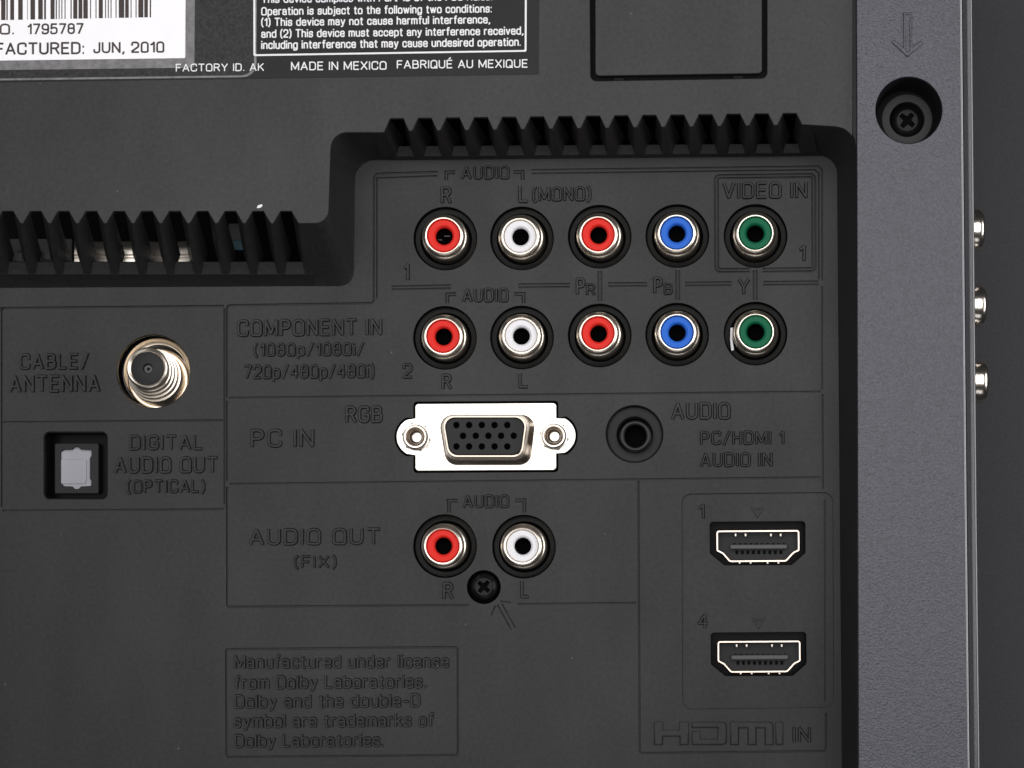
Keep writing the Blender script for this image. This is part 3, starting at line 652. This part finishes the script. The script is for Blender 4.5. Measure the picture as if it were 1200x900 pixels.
# ------------------------------------------------------------------ HDMI sockets
def hdmi(dx, dy, lab):
    def f(lp, d): return up([(x + dx, y + dy) for x, y in lp], d)
    d0 = -9
    so = [(839.3, 621.5), (937, 620.8), (937.2, 645.5), (930.5, 648.6), (921.5, 658.4), (855, 659), (846.5, 649.4), (839.4, 645.8)]
    def inset(k):
        lp = rounded(so, [3.5, 3.5, 3, 4, 5, 5, 4, 3], 5); c = (888.2, 639.5); out = []
        n = len(lp)
        for i in range(n):
            a, b = Vector(lp[i - 1]), Vector(lp[(i + 1) % n]); t = (b - a).normalized(); out.append((lp[i][0] - t.y * k, lp[i][1] + t.x * k))
        return out
    lo = [(f(inset(0), d0 - 30), d0 - 30), (f(inset(0), d0 - 1), d0 - 1), (f(inset(.4), d0), d0), (f(inset(2.0), d0), d0), (f(inset(2.4), d0 - 1), d0 - 1), (f(inset(2.2), d0 - 30), d0 - 30)]
    o = link('digital_video_socket', ringloft(lo), M['hshell'], tv, label=lab, ang=60)
    plate('socket_well', [[(x + dx, y + dy) for x, y in rect(824, 604, 952, 670)], [(x + dx, y + dy) for x, y in rounded([(831.2, 611), (944.4, 610.2), (944.6, 648.3), (928.2, 662.6), (848.8, 663), (831.2, 648.8)], [4, 4, 3, 4, 4, 3])]], -6.6, 22, M['pit'], o, .4)
    plate('well_floor', [[(x + dx, y + dy) for x, y in rect(820, 600, 955, 674)]], -29, 2, M['pit'], o, .4)
    plate('inner_block', [f(inset(2.4), d0 - 14)], d0 - 13.6, 6, M['block'], o, .4)
    yy = 639.6
    t = rounded([(855.6, yy - 1.4), (922.7, yy - 1.8), (922.7, yy + 3.6), (855.6, yy + 4)], 2.0, 4)
    plate('tongue', [f(t, d0 - 4)], d0 - 4, 12, M['tongue'], o, 1.2)
    for k in range(10): link('contact', box_mesh(*f([(859.4 + 6.45 * k, 636.6), (862 + 6.45 * k, 638.6)], d0 - 12)[0], *f([(859.4 + 6.45 * k, 636.6), (862 + 6.45 * k, 638.6)], d0 - 12)[1], d0 - 14, d0 - 11.5, .2), M['contact'], o)
    for k in range(9): link('contact', box_mesh(*f([(862 + 6.45 * k, 645.2)], d0 - 12)[0], *f([(865 + 6.45 * k, 649.2)], d0 - 12)[0], d0 - 14, d0 - 11.5, .2), M['contact'], o)
    for x in (862, 873.7, 903.4, 914.8):
        link('spring_tab', box_mesh(*f([(x - 1.1, 625.4)], d0 - 4)[0], *f([(x + 1.1, 628.8)], d0 - 4)[0], d0 - 12, d0 - 3, .5), M['spot'], o)
    for x in (866.7, 879.7, 899.6, 912.2):
        link('spring_tab', box_mesh(*f([(x - 1.2, 658.6)], d0 - 1)[0], *f([(x + 1.2, 660.8)], d0 - 1)[0], d0 - 12, d0 - 1, .5), M['spot'], o)
hdmi(0, 0, 'upper digital video socket, marked 1')
hdmi(1.3, 129.6, 'lower digital video socket, marked 4')

# panel screw
link('screw_well', lathe_mesh([(19.8, .3), (19.2, -2), (18.6, -14), (5, -15)], 40), M['contact'], panel, W(567, 688, 0))
phillips('screw', 15.8, 1.5, panel, UP(567, 687.6, 3), M['screw'], R(42), 4.0)

# ------------------------------------------------------------------ stickers on the cover
def sticker(name, me, m, label, cat):
    o = link(name, me, m, None); o['label'] = label; o['category'] = cat; return o
b = sticker('rating_label', plate_mesh([up(rounded([(-140, -140), (632, -140), (631.6, 87.4), (-140, 98.6)], [0, 0, 2, 0]), H)], H + .55, .5, .12, res=1), M['blabel'],
    'black rating label with white print and a framed notice, stuck on the rear cover', 'label')
dl = H + 1.35
fr0 = [(296.8, -60), (617.6, -60), (617, 60.6), (297, 65.8)]
fr1 = [(299.2, -58), (615.4, -58), (614.8, 58.6), (299.3, 63.6)]
link('printed_frame', plate_mesh([up(rounded(fr0, 2), dl), up(rounded(fr1, 1.5), dl)], dl + .1, .2, .03, res=0), M['print'], b)
for s_, x0, x1, yt, yb, fat in (('This device complies with Part 15 of the FCC Rules.', 306.5, 577, -6.0, 3.8, .155), ('Operation is subject to the following two conditions:', 306, 576.5, 8.2, 18.2, .155),
      ('(1) This device may not cause harmful interference,', 306, 574.5, 21.0, 31.0, .155), ('and (2) This device must accept any interference received,', 306, 613.5, 34.6, 44.6, .155),
      ('including interference that may cause undesired operation.', 306, 610.5, 47.6, 57.8, .155), ('FACTORY ID. AK', 206, 309.4, 74.8, 84.0, .135),
      ('MADE IN MEXICO', 341, 453, 72.4, 82.6, .135), ('FABRIQU\u00c9 AU MEXIQUE', 465, 618.4, 70.6, 80.6, .135)):
    link('printed_lettering', text_mesh(s_, x0, x1, yt, yb, dl, .72 if yb < 60 else .45, flat=True, sw=fat, track=.25), M['print'], b)
fo = [(-140, -140), (302, -140), (300.6, 90.6), (-140, 96.4)]
fi = [(-140, -138), (232, -138), (229, 80), (-140, 84.6)]
f_ = sticker('serial_label', plate_mesh([up(rounded([(-140, -140), (218.4, -140), (217.4, 68.4), (-140, 73.2)], [0, 0, 1.5, 0]), H)], H + 1.5, .4, .1, res=1), M['paper'],
    'white paper serial number sticker with a barcode and manufacture date', 'label')
link('film_sheet', plate_mesh([up(rounded([(-140, -139.5), (300.6, -139.5), (299.2, 89.4), (-140, 95.2)], [0, 0, 15, 0]), H)], H + .86, .2, .05, res=0), M['speckle'], f_)
link('film_edge', plate_mesh([up(rounded(fo, [0, 0, 16, 0]), H), up(rounded([(-140, -137), (299.4, -137), (298, 88.4), (-140, 94.2)], [0, 0, 15, 0]), H)], H + 1.0, .3, .1, res=0), M['film'], f_)
link('film_border', plate_mesh([up(rounded([(-140, -139), (229.5, -139), (228, 79.6), (-140, 84)], [0, 0, 3, 0]), H)], H + 1.1, .3, .1, res=0), M['film'], f_)
dp = H + 1.62
for s_, x0, x1, yt, yb in (('SERIAL NO.', -92, 16.6, 28.6, 41.6), ('1795787', 32, 98, 27.6, 40.6), ('MANUFACTURED:', -60, 99, 50.6, 65.2), ('JUN, 2010', 109.4, 192.6, 49.2, 62.6)):
    link('printed_lettering', text_mesh(s_, x0, x1, yt, yb, dp, .6, flat=True, sw=.155, track=.25), M['ink'], f_)
bars = []
BR = [(5, 24), (28, 34), (45, 62), (80, 100), (120, 122), (134, 154), (168, 188), (194, 202), (222, 240), (245, 250), (258, 262), (270, 274), (284, 288), (310, 315), (322, 340), (345, 362), (366, 386), (396, 400), (420, 424), (434, 452), (462, 466), (474, 478), (486, 490), (508, 512), (522, 546), (550, 566), (574, 578), (596, 600), (608, 630), (634, 650), (658, 664)]
for a_, b_ in BR + [(-c, -d_) for c, d_ in [(24, 5), (60, 40), (84, 78), (120, 100), (150, 140)]]:
    xa, xb = a_ / 3.75, b_ / 3.75; yb = 23.6 - (xa + xb) / 2 * .019
    bars.append(plate_mesh([up([(min(xa, xb), -60), (max(xa, xb), -60), (max(xa, xb), yb), (min(xa, xb), yb)], dp)], dp + .1, .2, .03, res=0))
link('barcode', join(*bars), M['ink'], f_, kind='stuff')
